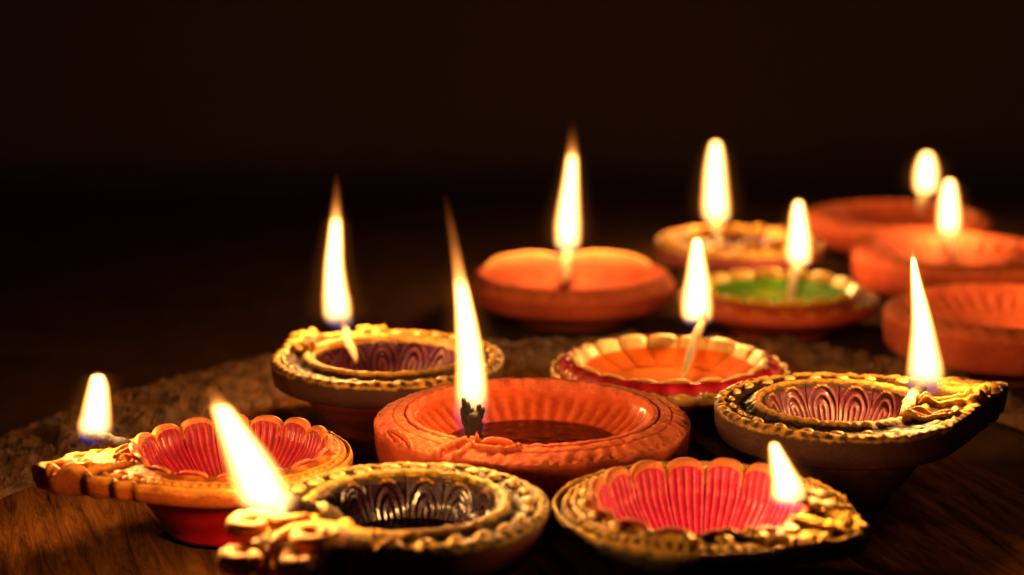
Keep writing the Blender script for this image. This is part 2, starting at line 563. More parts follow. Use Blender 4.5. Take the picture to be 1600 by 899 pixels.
def rim_relief(style, th, t, seed):
    """height in metres and tone of the moulded rim; t runs 0 (inner lip) to 1 (outer edge)"""
    if style == 'terracotta':
        z = -0.0030 * t ** 2.0
        tone = 0.42
        g = math.exp(-((t - 0.17) / 0.035) ** 2)
        z -= 0.0010 * g
        tone -= 0.7 * g
        # band of slanting leaf nicks round the outer half
        ph = 58 * th + 7.0 * t + 1.2 * math.sin(7 * th)
        w_ = math.sin(ph)
        k = smooth(0.48, 0.60, t) * smooth(0.98, 0.86, t)
        am = 0.6 + 0.5 * math.sin(11 * th + 1) * math.sin(5 * th)
        z += 0.00022 * am * k * max(-1.0, w_ * 1.3)
        tone += 0.16 * am * k * w_
        k2 = math.exp(-((t - 0.93) / 0.05) ** 2)
        z += 0.0003 * k2 * math.sin(90 * th)
        tone += 0.15 * k2 * math.sin(90 * th)
        g2 = math.exp(-((t - 0.50) / 0.025) ** 2)
        z -= 0.0004 * g2
        tone -= 0.3 * g2
        return z, tone
    if style == 'plain':
        z = -0.0035 * t ** 2.0
        k = math.exp(-((t - 0.45) / 0.16) ** 2)
        z += 0.0005 * k * math.cos(34 * th)
        return z, 0.45 + 0.1 * k
    if style == 'beaded':
        lip = math.exp(-((t - 0.12) / 0.10) ** 2)
        edge_ = math.exp(-((t - 0.93) / 0.08) ** 2)
        gro = math.exp(-((t - 0.38) / 0.12) ** 2)
        sc_ = abs(math.sin(15 * th + 0.4))
        wav = math.exp(-((t - 0.80 - 0.05 * sc_) / 0.05) ** 2)
        z = 0.0012 * lip + 0.0009 * edge_ - 0.0010 * gro + 0.0008 * wav - 0.0010 * t
        tone = 0.10 + 0.65 * lip + 0.62 * edge_ * (0.5 + 0.5 * math.sin(60 * th)) + 0.55 * wav - 0.3 * gro
        return z, tone
    if style == 'rope':
        outer = math.exp(-((t - 0.93) / 0.06) ** 2)
        dots = math.exp(-((t - 0.66) / 0.09) ** 2)
        lip = math.exp(-((t - 0.46) / 0.06) ** 2)
        gro = math.exp(-((t - 0.80) / 0.05) ** 2)
        d_ = 0.5 + 0.5 * math.sin(78 * th)
        z = 0.0011 * outer + 0.0009 * dots * (0.4 + 0.6 * d_) + 0.0005 * lip - 0.0008 * gro - 0.0008 * t
        inner = smooth(0.40, 0.10, t)
        pat = 0.5 + 0.5 * math.sin(17 * th + 1.0)
        tone = 0.24 + 0.6 * outer + 0.7 * dots * (0.35 + 0.65 * d_) + 0.5 * lip - 0.40 * gro + inner * (0.75 * pat - 0.35)
        return z, tone
    if style == 'wave':
        outer = math.exp(-((t - 0.90) / 0.08) ** 2)
        dash = 0.5 + 0.5 * math.sin(30 * th)
        z = 0.0007 * outer - 0.0016 * t - 0.0004 * math.exp(-((t - 0.70) / 0.1) ** 2)
        tone = 0.30 + 0.5 * outer * dash
        return z, tone
    return 0.0, 0.5


def mould_leaf(c, z, a_px, b_px, width_px, lift, vein=True):
    """a leaf moulded in relief: raised border and midrib, hollow between"""
    a, b_ = ground(a_px[0], a_px[1], z) - c, ground(b_px[0], b_px[1], z) - c
    a, b_ = Vector((a.x, a.y)), Vector((b_.x, b_.y))
    w_ = width_px * metres_per_px(ground(a_px[0], a_px[1], z))
    d = b_ - a
    ln = d.length
    d /= ln

    def f(x, y):
        px, py = x - a.x, y - a.y
        t = (px * d.x + py * d.y) / ln
        if t < -0.05 or t > 1.05:
            return 0, 0
        across = -px * d.y + py * d.x
        wd = w_ * max(0.12, math.sin(PI * min(1, max(0, 0.06 + 0.90 * t)))) ** 0.7
        u = abs(across) / wd
        if u > 1.35:
            return 0, 0
        e = smooth(-0.05, 0.08, t) * smooth(1.05, 0.92, t)
        ridge = math.exp(-((u - 0.82) / 0.24) ** 2)
        cen = math.exp(-(u / 0.2) ** 2) if vein else 0
        hol = smooth(0.75, 0.45, u)
        return lift * e * (ridge + 0.6 * cen - 0.45 * hol * (1 - cen)), e * (0.85 * ridge + 0.55 * cen - 0.12 * hol * (1 - cen))
    return f


def mould_coil(c, z, px, half, lift, turns=2.0, phase=0.0):
    o = ground(px[0], px[1], z) - c
    Rc = half * metres_per_px(ground(px[0], px[1], z))

    def f(x, y):
        dx, dy = x - o.x, y - o.y
        r = math.hypot(dx, dy) / Rc
        if r > 1.15:
            return 0, 0
        k = 0.5 + 0.5 * math.cos(2 * PI * turns * r + math.atan2(dy, dx) + phase)
        e = smooth(1.15, 0.95, r)
        return lift * e * (k * 0.9 + 0.2), e * (0.9 * k - 0.1)
    return f


def rim(name, R, ri, H, thick, style, ths, T, mat, parent, channel=0.0, seed=0, nseg=300, side_tone=0.1, droop=0.0, slope=0.0, side=None, rough=0.00028, moulds=(), nrad=24, lipdrop=0.0):
    ts = [k / (nrad - 1) for k in range(nrad)]
    verts, tone = [], []
    for i in range(nseg):
        th = 2 * PI * i / nseg
        ro = R * teardrop(th - ths, T)
        wob = 1 + 0.006 * fbm(math.cos(th) * 1.6, math.sin(th) * 1.6, seed)
        ro *= wob
        if T > 1.2:          # nibbled edge of the spout
            dd = abs((th - ths + PI) % (2 * PI) - PI)
            ro *= 1 - 0.05 * smooth(0.75, 0.35, dd) * (0.5 + 0.5 * math.sin(38 * th))
        c, s = math.cos(th), math.sin(th)
        prof = []
        for t in ts:
            r = ri * R + (ro - ri * R) * t
            z, tn = rim_relief(style, th, t, seed)
            x, y = r * c, r * s
            if channel:
                a = x * math.cos(ths) + y * math.sin(ths)
                b_ = -x * math.sin(ths) + y * math.cos(ths)
                if a > 0:
                    g = math.exp(-(b_ / (0.16 * R)) ** 2) * smooth(1.02, 0.80, a / (R * T)) * smooth(0.3, 0.5, a / R)
                    z -= channel * g
                    tn -= 0.55 * g
            if droop:
                a = x * math.cos(ths) + y * math.sin(ths)
                z -= droop * smooth(0.9, 1.6, a / R)
            z -= slope * t + lipdrop
            for mo in moulds:
                hz, ht = mo(x, y)
                if hz or ht:
                    z += hz
                    tn = tn * 0.35 + ht if ht > 0.001 else tn + ht
            nz_ = fbm(x * 330, y * 330, seed, 3)
            z += rough * nz_
            prof.append((r, H + z, tn + (rough * 900) * nz_ * 0.5))
        zl = prof[-1][1]
        prof.append((ro * 1.004, zl - 0.0008, 0.35))
        prof.append((ro * 1.004, zl - 0.0018, side_tone))
        lowz = min(H - thick, zl - 0.004)
        prof.append((ro * 0.998, zl - 0.0018 + (lowz - zl + 0.0018) * 0.5, side_tone))
        prof.append((ro * 0.985, zl - 0.0018 + (lowz - zl + 0.0018) * 0.9, side_tone))
        prof.append((ro * 0.96, lowz, side_tone))
        prof.append((ri * R + (ro - ri * R) * 0.12, min(H - thick * 1.15, lowz - 0.0005), side_tone))
        prof.append((ri * R * 0.985, H - thick * 0.8, side_tone))
        for r, z, tn in prof:
            verts.append((r * c, r * s, z))
            tone.append(tn)
    m_ = len(ts) + 7
    f = grid_faces(nseg, m_, True)
    # close: last back to first
    for i in range(nseg):
        i2 = (i + 1) % nseg
        f.append((i * m_ + m_ - 1, i2 * m_ + m_ - 1, i2 * m_, i * m_))
    fm = [0] * len(f)
    if side:
        for k, q in enumerate(f):
            j = min(x % m_ for x in q)
            fm[k] = 1 if (len(ts) + 1 <= j) else 0
    return build(name, verts, f, None, parent, tone, [mat, side or mat], fm)


def lathe(name, prof, mat, parent, nseg=96, tone=None, wob=0.004, seed=0):
    verts, tn = [], []
    for i in range(nseg):
        th = 2 * PI * i / nseg
        w_ = 1 + wob * fbm(math.cos(th) * 1.5, math.sin(th) * 1.5, seed)
        for j, (r, z) in enumerate(prof):
            verts.append((r * w_ * math.cos(th), r * w_ * math.sin(th), z))
            tn.append(tone[j] if tone else 0.3)
    return build(name, verts, grid_faces(nseg, len(prof), True), mat, parent, tn)


def wall_curve(R, ri, H, depth):
    """inner wall of the basin: v 0 (floor) .. 1 (lip) -> r, z"""
    def f(v):
        a = v * PI / 2
        r = ri * R * (0.62 + 0.38 * math.sin(a) ** 0.9)
        z = H - depth * (1 - v)
        return r, z
    return f


def petal_mesh(R, ri, H, depth, dth, kind, rise, flare, notch=0.0):
    """one petal of the basin wall, centred on local +X; front face ribbed, rounded lip, real thickness"""
    wc = wall_curve(R, ri, H, depth)
    nu, nv = (25, 22)
    front, back, tf, tb = [], [], [], []
    for i in range(nu):
        u = -1 + 2 * i / (nu - 1)
        th = u * dth * 0.985
        arch = math.sqrt(max(0.0, 1 - abs(u) ** 2.6))
        for j in range(nv):
            v = j / (nv - 1)
            r, z = wc(v)
            top = rise * arch - notch * (1 - arch)
            z += top * smooth(0.45, 1.0, v)
            r += flare * arch * smooth(0.88, 1.0, v) ** 2 - 0.0006 * smooth(0.5, 0.8, v)
            # cross section: petal cushions inward at its middle
            cush = 0.0008 * arch * math.sin(PI * min(1, v * 0.9 + 0.1))
            if kind == 'ribs':
                k = math.cos(u * PI * 4.5 + PI / 2 * 0)
                env = smooth(0.97, 0.80, v)
                h = 0.00045 * k * env + cush
                tn = 0.05 + 0.52 * max(0, k) * env  # lighter ridges: dry-brushed paint, with some ridge highlight painted in
            elif kind == 'arches':
                # nested arches: distance from the foot of the petal
                dd = (abs(u) ** 1.7 + (max(0, v - 0.45) / 0.55) ** 1.7) ** (1 / 1.7)
                k = math.cos(dd * PI * 2 * 2.6 + PI)
                env = smooth(1.04, 0.94, dd) * smooth(0.0, 0.1, v)
                h = 0.00042 * k * env
                tn = 0.05 + 0.62 * max(0, k) ** 2 * env
            else:
                h = cush * 1.4
                tn = 0.2 + 0.6 * smooth(0.45, 0.8, v)
            rr = r - 0.0003 - h
            front.append((rr * math.cos(th), rr * math.sin(th), z)); tf.append(tn)
            back.append(((r + 0.0010) * math.cos(th), (r + 0.0010) * math.sin(th), z - 0.0003)); tb.append(0.2)
    verts = front + back
    o = len(front)
    f = grid_faces(nu, nv)
    nfront = len(f)
    fm = []
    for q in f:
        j = q[0] % nv
        i = q[0] // nv
        edge_u = (i < 1 or i >= nu - 2)
        if kind == 'smooth' and j < nv * 0.52:
            fm.append(2)
            continue
        fm.append(1 if (j >= nv - 3 or (edge_u and j > nv * 0.72 and kind == 'ribs')) else 0)
    f2 = [tuple(o + x for x in reversed(q)) for q in f]
    faces = f + f2
    fm += [0] * len(f2)
    for i in range(nu - 1):
        a, b_ = i * nv + nv - 1, (i + 1) * nv + nv - 1
        faces.append((a, b_, o + b_, o + a)); fm.append(1)
    for j in range(nv - 1):
        faces.append((j, j + 1, o + j + 1, o + j)); fm.append(0)
        a = (nu - 1) * nv
        faces.append((a + j + 1, a + j, o + a + j, o + a + j + 1)); fm.append(0)
    return verts, faces, tf + tb, fm


def bead_mesh(lx, ly, lz):
    verts, faces = [], []
    nu, nv = 12, 5
    for j in range(nv):
        a = PI / 2 * j / (nv - 1)
        for i in range(nu):
            b_ = 2 * PI * i / nu
            verts.append((lx * math.cos(a) * math.cos(b_), ly * math.cos(a) * math.sin(b_), lz * math.sin(a) - 0.0002))
    for j in range(nv - 1):
        for i in range(nu):
            i2 = (i + 1) % nu
            faces.append((j * nu + i, j * nu + i2, (j + 1) * nu + i2, (j + 1) * nu + i))
    return verts, faces


def scroll(parent, ths, base, pts, r, mat, name='scroll', z0=0.0, flat_z=0.8):
    """a moulded coil lying on the spout; pts in (along spout, across, height) metres"""
    c, s = math.cos(ths), math.sin(ths)
    P = []
    # Catmull-Rom through the points
    Q = [Vector(p) for p in pts]
    for i in range(len(Q) - 1):
        p0, p1, p2, p3 = Q[max(0, i - 1)], Q[i], Q[i + 1], Q[min(len(Q) - 1, i + 2)]
        for k in range(6):
            t = k / 6
            P.append(0.5 * ((2 * p1) + (p2 - p0) * t + (2 * p0 - 5 * p1 + 4 * p2 - p3) * t * t + (3 * p1 - p0 - 3 * p2 + p3) * t ** 3))
    P.append(Q[-1])
    W = [(p.x * c - p.y * s, p.x * s + p.y * c, p.z + z0) for p in P]
    n_ = len(W)
    rad = [r * (0.45 + 0.55 * math.sin(PI * (0.08 + 0.84 * i / (n_ - 1))) ** 0.5) for i in range(n_)]
    return tube(name, W, rad, mat, parent, 10, None, flat_z, 0.12)


def volute(parent, loc, z, px, half, tube_px, mat, start=0.0, turns=1.35, sense=1, lead=None, lift=0.0):
    """a moulded coil, snail-shell like, lying at a spot on the rim"""
    c = ground(px[0], px[1], z)
    mpp = metres_per_px(c)
    Rv, rt = half * mpp, tube_px * mpp
    pts, rad = [], []
    if lead:
        for u, v in lead:
            p = ground(u, v, z)
            pts.append(p - loc); rad.append(rt * 0.6)
    n_ = 40
    for i in range(n_):
        t = i / (n_ - 1)
        a = math.radians(start) + sense * t * turns * 2 * PI
        r = (Rv - rt) * (1 - 0.78 * t) + 0.0001
        pts.append(c - loc + Vector((r * math.cos(a), r * math.sin(a), lift * math.sin(PI * t) + 0.0008 * t)))
        rad.append(rt * (0.75 + 0.25 * math.sin(PI * t)) * (1 - 0.25 * t))
    return tube('scroll', pts, rad, mat, parent, 10, None, 1.25, 0.16)


def flame(parent, root_loc, base_px, rows, level, tip_fade, mat_name, blue=0.12, dark_zone=0.2, power=1.0, y_shift=0.0, peak=1.0, lean_light=0.45):
    """rows: (photo y, photo x of the axis, half width in px), from the wick up to the tip"""
    b0 = ground(base_px[0], base_px[1], level)
    b0.y += y_shift
    mpp = metres_per_px(b0)
    kz = mpp / math.cos(PITCH)
    y_base = rows[0][0]
    Hf = (y_base - rows[-1][0]) * kz
    xo = [((y_base - y) / (y_base - rows[-1][0]), (x - base_px[0]) * mpp) for y, x, w_ in rows]
    rd = [((y_base - y) / (y_base - rows[-1][0]), max(0.00012, 1.07 * w_ * mpp)) for y, x, w_ in rows]
    xmax = max(0.001, max(abs(v) for t, v in xo)) * 1.2
    rmax = max(v for t, v in rd) * 1.05
    z_start = (base_px[1] - y_base) * kz
    S = [(0.0, 0.002), (blue * 0.5, 0.016), (blue, 0.045), (blue * 1.45, 0.14), (blue * 2.0, 0.55 * peak), (blue * 2.6, 1.0 * peak)]
    S += [(tip_fade, 1.0 * peak), (tip_fade + (1 - tip_fade) * 0.26, 0.16 * peak), (tip_fade + (1 - tip_fade) * 0.5, 0.040), (tip_fade + (1 - tip_fade) * 0.75, 0.011), (1.0, 0.001)]
    warm = (1.0, 0.46, 0.125)
    ramp = [(0.0, (0.12, 0.10, 0.90)), (blue * 0.95, (0.22, 0.13, 0.95)), (blue * 1.35, (1.0, 0.55, 0.30)), (blue * 2.2, warm),
            (tip_fade, warm), (tip_fade + (1 - tip_fade) * 0.4, (1.0, 0.30, 0.045)), (1.0, (0.9, 0.12, 0.02))]
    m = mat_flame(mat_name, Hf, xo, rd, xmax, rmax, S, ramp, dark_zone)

    def lerp(tab, s):
        for (a, va), (b_, vb) in zip(tab[:-1], tab[1:]):
            if a <= s <= b_:
                return va + (vb - va) * (s - a) / max(1e-6, b_ - a)
        return tab[-1][1]
    nz, ns = 40, 20
    verts, faces = [], []
    for i in range(nz + 1):
        s = i / nz
        r = lerp(rd, s) * 2.3 + 0.0002  # wide enough to hold the added glow halo
        for k in range(ns):
            a = 2 * PI * k / ns
            verts.append((lerp(xo, s) + r * math.cos(a), r * math.sin(a), s * Hf))
    for i in range(nz):
        for k in range(ns):
            k2 = (k + 1) % ns
            faces.append((i * ns + k, i * ns + k2, (i + 1) * ns + k2, (i + 1) * ns + k))
    faces.append(tuple(reversed(range(ns))))
    faces.append(tuple(nz * ns + k for k in range(ns)))
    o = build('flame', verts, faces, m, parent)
    o.location = Vector((b0.x, b0.y, b0.z + z_start)) - root_loc
    lt = bpy.data.lights.new('flame_light', 'POINT')
    lt.color = FLAME_COLOUR
    area = (Hf * rmax) / (0.028 * 0.0055)
    lt.energy = FLAME_POWER * power * min(1.9, max(0.45, area ** 0.8))
    lt.shadow_soft_size = min(0.005, rmax * 0.8)
    lo = bpy.data.objects.new('flame_light', lt)
    col.objects.link(lo)
    lo.parent = parent
    lo.location = o.location + Vector((lerp(xo, lean_light), 0, lean_light * Hf))
    return o, b0


def wick(parent, root_loc, tip, start, r, char_from=0.6, bow=0.0, fray=False):
    """twisted cotton from the oil to the foot of the flame; both ends in world coordinates"""
    a, b_ = start - root_loc, tip - root_loc
    pts, rad, tn = [], [], []
    n_ = 22
    for i in range(n_):
        t = i / (n_ - 1)
        p = a.lerp(b_, t)
        p.z += bow * math.sin(PI * t)
        p.x += 0.0003 * math.sin(9 * t)
        pts.append(p)
        rad.append(r * (1.0 + 0.12 * math.sin(22 * t) - 0.35 * smooth(0.85, 1.0, t)) * (0.35 + 0.65 * smooth(0.0, 0.25, t)))
        tn.append(smooth(char_from - 0.12, char_from + 0.15, t))
    return tube('wick', pts, rad, M['wick'], parent, 12, tn, 1.0, 0.18)


def lamp(px, half, H, rib=0.0, on_board=True, ri=0.75, label='', thick=0.008, style='plain', spout=0.0, T=1.0, rim_mat='terracotta',
         cup_mat='terracotta', basin_mat='terracotta', cup=(0.52, 0.80), depth=None, channel=0.0, petals=None, beads=None, oil=None, seed=0,
         rim_seg=420, droop=0.0, slope=0.0, side=None, rough=0.00028, leaves=(), coils=(), nrad=24, lipdrop=0.0, petal_keep=None):
    z0 = BOARD_Z + 0.0012 if on_board else 0.0004
    c = ground(px[0], px[1], z0 + H)
    R = half * metres_per_px(c)
    root = bpy.data.objects.new('oil_lamp', None)
    col.objects.link(root)
    root.location = (c.x, c.y, z0)
    root['label'] = label
    root['category'] = 'oil lamp'
    root['group'] = 'lit clay oil lamps'
    moulds = [mould_leaf(c, z0 + H, *q) for q in leaves] + [mould_coil(c, z0 + H, *q) for q in coils]
    depth = depth or H * 0.62
    ths = math.radians(spout)
    rim_ob = rim('rim', R, ri, H, thick, style, ths, T, M[rim_mat], root, channel, seed, rim_seg, droop=droop, slope=slope, side=M[side] if side else None, rough=rough, moulds=moulds, nrad=nrad, lipdrop=lipdrop)
    # cup and foot, outside
    zb = H - thick
    prof = [(0.0, 0.0006), (cup[0] * R * 0.96, 0.0), (cup[0] * R, 0.0012), (cup[0] * R * 1.01, 0.003),
            (cup[0] * R + (cup[1] - cup[0]) * R * 0.30, zb * 0.35), (cup[0] * R + (cup[1] - cup[0]) * R * 0.72, zb * 0.72),
            (cup[1] * R, zb * 0.94), (cup[1] * R * 1.01, zb + 0.0006)]
    lathe('cup', prof, M[cup_mat], root, 96, None, 0.008, seed)
    # basin, inside
    wc = wall_curve(R, ri, H, depth)
    bp = [(0.0, H - depth - 0.0012), (ri * R * 0.4, H - depth - 0.0010), (ri * R * 0.60, H - depth - 0.0004)]
    for k in range(13):
        r, z = wc(k / 12)
        bp.append((r + 0.0006, z))
    bp[-1] = (ri * R * 1.004, H - 0.0004 - lipdrop)
    if lipdrop:
        bp[-2] = (bp[-2][0], min(bp[-2][1], H - lipdrop - 0.0012))
    if rib:      # fluted wall
        verts, tn = [], []
        ns_ = 288
        for i in range(ns_):
            th = 2 * PI * i / ns_
            for j, (r, z) in enumerate(bp):
                v = (j - 3) / 12
                env = smooth(0.12, 0.25, v) * smooth(0.72, 0.55, v) if v > 0 else 0
                k = math.sin(rib * th)
                rr = r - 0.0007 * env * max(-0.4, k)
                verts.append((rr * math.cos(th), rr * math.sin(th), z))
                tn.append(0.35 + 0.25 * env * k)
        basin_ob = build('basin', verts, grid_faces(ns_, len(bp), True), M[basin_mat], root, tn)
    else:
        basin_ob = lathe('basin', bp, M[basin_mat], root, 96, None, 0.0, seed)
    if petals:
        n_, kind, rise, flare, pm, lm, notch = petals
        v, f, tn, fm = petal_mesh(R, ri, H, depth, PI / n_, kind, rise, flare, notch)
        first = None
        for k in range(n_):
            a = 2 * PI * (k + 0.5) / n_ + ths
            if petal_keep and k not in petal_keep:
                continue
            near_ = 0.955 if (kind == 'ribs' and math.sin(a) < -0.15) else 1.0
            if first is None:
                first = build('petal', v, f, None, basin_ob, tn, [M[pm], M[lm], M[basin_mat]], fm)
                first.rotation_euler = (0, 0, a)
            else:
                instance(first, 'petal', basin_ob, (0, 0, 0), a, (1, 1, near_ + random.uniform(-0.012, 0.012)))
    if beads:
        n_, t, size, bm = beads
        v, f = bead_mesh(*size)
        first = None
        for k in range(n_):
            a = 2 * PI * (k + 0.3) / n_
            ro = R * teardrop(a - ths, T)
            dd = abs((a - ths + PI) % (2 * PI) - PI)
            if T > 1.2 and dd < 0.30:
                continue
            r = ri * R + (ro - ri * R) * t
            z, _ = rim_relief(style, a, t, seed)
            z -= slope * t + lipdrop
            if droop:
                z -= droop * smooth(0.9, 1.6, r * math.cos(dd) / R)
            loc = (r * math.cos(a), r * math.sin(a), H + z)
            sc_ = random.uniform(0.82, 1.15)
            if first is None:
                first = build('bead', v, f, M[bm], rim_ob, [0.6] * len(v))
                first.location = loc
                first.rotation_euler = (0, 0, a)
            else:
                instance(first, 'bead', rim_ob, loc, a + random.uniform(-0.15, 0.15), (sc_, random.uniform(0.85, 1.1), random.uniform(0.85, 1.1)))
    if oil:
        om, lev = oil
        v_ = 1 - lev / depth
        r, z = wc(v_)
        n_ = 64
        verts = [(0, 0, H - lev)] + [(r * 1.0 * math.cos(2 * PI * k / n_), r * math.sin(2 * PI * k / n_), H - lev) for k in range(n_)]
        build('oil', verts, [(0, 1 + k, 1 + (k + 1) % n_) for k in range(n_)], M[om], root)
    return root, root.location.copy(), R, z0 + H, ths


# --- red lamp, far left
root, loc, R, zt, th = lamp((362, 695), 188, 0.025, ri=0.80, style='rope', spout=199, T=1.74, rim_mat='gold_orange', cup_mat='cup_red', basin_mat='crimson',
    cup=(0.58, 0.84), channel=0.0026, petals=(16, 'ribs', 0.0016, 0.0010, 'crimson', 'lip_clay', 0.0022), seed=1, lipdrop=0.0008, thick=0.0085, slope=0.0022, depth=0.014,
    leaves=[((205, 712), (62, 732), 26, 0.0022, False), ((268, 716), (172, 704), 18, 0.0016, False), ((345, 738), (262, 726), 14, 0.0013, False), ((430, 745), (350, 740), 13, 0.0013, False),
            ((120, 745), (50, 738), 12, 0.0014, False), ((240, 684), (180, 700), 14, 0.0014, False)], nrad=44, rim_seg=640,
    label='crimson lamp with scalloped petals and orange rim, leftmost of all', droop=-0.0028)
f, b = flame(root, loc, (152, 692), [(698, 152, 16), (682, 149, 28), (668, 149, 29), (645, 152, 26), (620, 155, 22), (600, 157, 18), (587, 157, 13), (578, 157, 3)], zt - 0.001, 0.93, 'flame_a', blue=0.12)
wick(root, loc, b + Vector((-0.003, 0, 0.0030)), b + Vector((0.014, -0.002, -0.002)), 0.0019, 0.05)

# --- dark purple lamp, front left
root, loc, R, zt, th = lamp((636, 785), 222, 0.028, ri=0.66, style='beaded', spout=222, T=1.36, rim_mat='gold_green', cup_mat='cup_dark', basin_mat='purple_dark',
    cup=(0.55, 0.90), channel=0.0018, petals=(14, 'arches', 0.0, 0.0, 'purple_dark', 'gold_dark', 0), beads=(26, 0.62, (0.0018, 0.0027, 0.0017), 'gold_bead'), seed=2, thick=0.011,
    leaves=[((560, 828), (478, 806), 15, 0.0022), ((625, 852), (540, 858), 16, 0.0020), ((520, 790), (462, 796), 14, 0.0018)], nrad=40, rim_seg=560,
    label='dark purple glossy lamp with gold beaded rim and thick scrolled spout in front', oil=('oil_dark', 0.011), side='cup_maroon', rough=0.0005)
f, b = flame(root, loc, (425, 806), [(822, 440, 16), (812, 434, 32), (798, 426, 44), (775, 414, 48), (750, 405, 46), (715, 390, 40), (680, 373, 31), (645, 356, 22), (620, 344, 15), (596, 333, 6)], zt + 0.001, 0.80, 'flame_b', blue=0.085)
wick(root, loc, b + Vector((0.004, 0, 0.003)), b + Vector((0.017, 0.008, -0.003)), 0.0024, 0.5)
rim_part = [c_ for c_ in root.children if c_.name.startswith('rim')][0]
volute(rim_part, loc, zt + 0.0016, (396, 824), 60, 13, M['scroll_clay'], start=30, turns=1.0, sense=1, lead=[(482, 810), (466, 812)])
volute(rim_part, loc, zt - 0.0030, (384, 878), 58, 17, M['scroll_clay'], start=60, turns=1.0, sense=1)
volute(rim_part, loc, zt + 0.0006, (492, 842), 62, 14, M['scroll_clay'], start=150, turns=1.6, sense=-1, lead=[(426, 856), (432, 842)])
volute(rim_part, loc, zt - 0.0040, (474, 884), 60, 19, M['scroll_clay'], start=120, turns=0.9, sense=1)

# --- pink lamp, front right
root, loc, R, zt, th = lamp((1096, 776), 234, 0.028, ri=0.72, style='rope', spout=-30, T=1.24, rim_mat='gold_green', cup_mat='cup_dark', basin_mat='pink',
    cup=(0.46, 0.78), channel=0.0008, petals=(16, 'ribs', 0.0022, 0.0014, 'pink', 'lip_clay', 0.0024), seed=3, lipdrop=0.0008, thick=0.0085, slope=0.0016, depth=0.017,
    leaves=[((1195, 806), (1345, 818), 15, 0.0022), ((1110, 826), (1240, 838), 12, 0.0018), ((1268, 792), (1352, 800), 13, 0.0020), ((1235, 842), (1352, 840), 12, 0.0018), ((1262, 768), (1335, 774), 12, 0.0018), ((1000, 832), (1100, 842), 10, 0.0014)],
    coils=[((1330, 812), 20, 0.0016, 1.5)], nrad=44, rim_seg=640,
    label='pink lamp with ribbed petals and gold and green rim, front right', beads=(20, 0.22, (0.0022, 0.0024, 0.0016), 'gold_bead'), rough=0.0005)
f, b = flame(root, loc, (1228, 790), [(798, 1229, 14), (786, 1230, 26), (770, 1231, 30), (750, 1227, 26), (728, 1219, 20), (708, 1212, 14), (696, 1208, 10), (685, 1206, 3)], zt + 0.0015, 0.93, 'flame_c', blue=0.09)
wick(root, loc, b + Vector((0.001, 0, 0.003)), b + Vector((0.015, 0.012, -0.0010)), 0.0013, 0.62)
wick(root, loc, b + Vector((0.002, -0.001, 0.002)), b + Vector((0.017, 0.002, -0.0015)), 0.0011, 0.75)

# --- terracotta lamp, centre
root, loc, R, zt, th = lamp((831, 641), 246, 0.029, rib=46, ri=0.77, style='terracotta', spout=246, T=1.04, rim_mat='terracotta', cup_mat='terracotta', basin_mat='terracotta_wet',
    cup=(0.56, 0.86), depth=0.0135, seed=4, thick=0.0145, oil=('oil_amber', 0.0108), rim_seg=520, rough=0.00045,
    leaves=[((748, 690), (655, 704), 17, 0.0018, False), ((738, 694), (815, 700), 16, 0.0018, False), ((745, 712), (640, 716), 12, 0.0014, False), ((640, 688), (604, 664), 12, 0.0010)], nrad=48,
    label='large plain terracotta lamp with leaf-nicked rim in the centre')
f, b = flame(root, loc, (738, 678), [(684, 737, 16), (668, 736, 26), (645, 736, 29), (610, 737, 28), (560, 735, 25), (510, 730, 21), (470, 725, 17), (430, 719, 14), (390, 713, 12), (350, 706, 10), (310, 698, 7)], zt - 0.0005, 0.57, 'flame_d', blue=0.085, dark_zone=0.22, lean_light=0.32, power=0.72)
wick(root, loc, b + Vector((0.0003, -0.0042, 0.0082)), b + Vector((0.0006, -0.0018, -0.0055)), 0.0027, 0.28)
for dx, hh in ((-0.0021, 0.0122), (-0.0012, 0.0110), (-0.0003, 0.0092), (0.0007, 0.0086), (0.0015, 0.0102), (0.0023, 0.0094)):
    wick(root, loc, b + Vector((dx * 1.25, -0.0044, hh)), b + Vector((dx * 0.9, -0.0042, 0.001)), 0.00085, -0.2).name = 'wick_strand'


# --- purple lamp, middle left
root, loc, R, zt, th = lamp((606, 555), 181, 0.026, ri=0.66, style='beaded', spout=140, T=1.22, rim_mat='gold_olive', cup_mat='cup_maroon', basin_mat='purple',
    cup=(0.52, 0.80), petals=(13, 'arches', 0.0, 0.0, 'purple', 'gold_cream', 0), beads=(30, 0.72, (0.0012, 0.0026, 0.0013), 'gold_bead'), seed=5, thick=0.009,
    leaves=[((500, 524), (436, 528), 14, 0.0030), ((520, 516), (462, 514), 12, 0.0030), ((490, 552), (460, 538), 16, 0.0024), ((555, 516), (605, 516), 12, 0.0026)], nrad=32,
    label='purple lamp with gold beaded rim, behind the leftmost lamp', side='cup_dark', rough=0.0004)
f, b = flame(root, loc, (532, 516), [(523, 536, 10), (513, 535, 18), (495, 528, 25), (475, 527, 25), (450, 525, 22), (415, 524, 18), (380, 526, 15), (345, 528, 12), (320, 529, 10), (298, 530, 8), (275, 530, 5)], zt + 0.001, 0.66, 'flame_e', blue=0.06)
wick(root, loc, b + Vector((0.001, 0, 0.002)), ground(556, 566, zt - 0.004), 0.0016, 0.80)

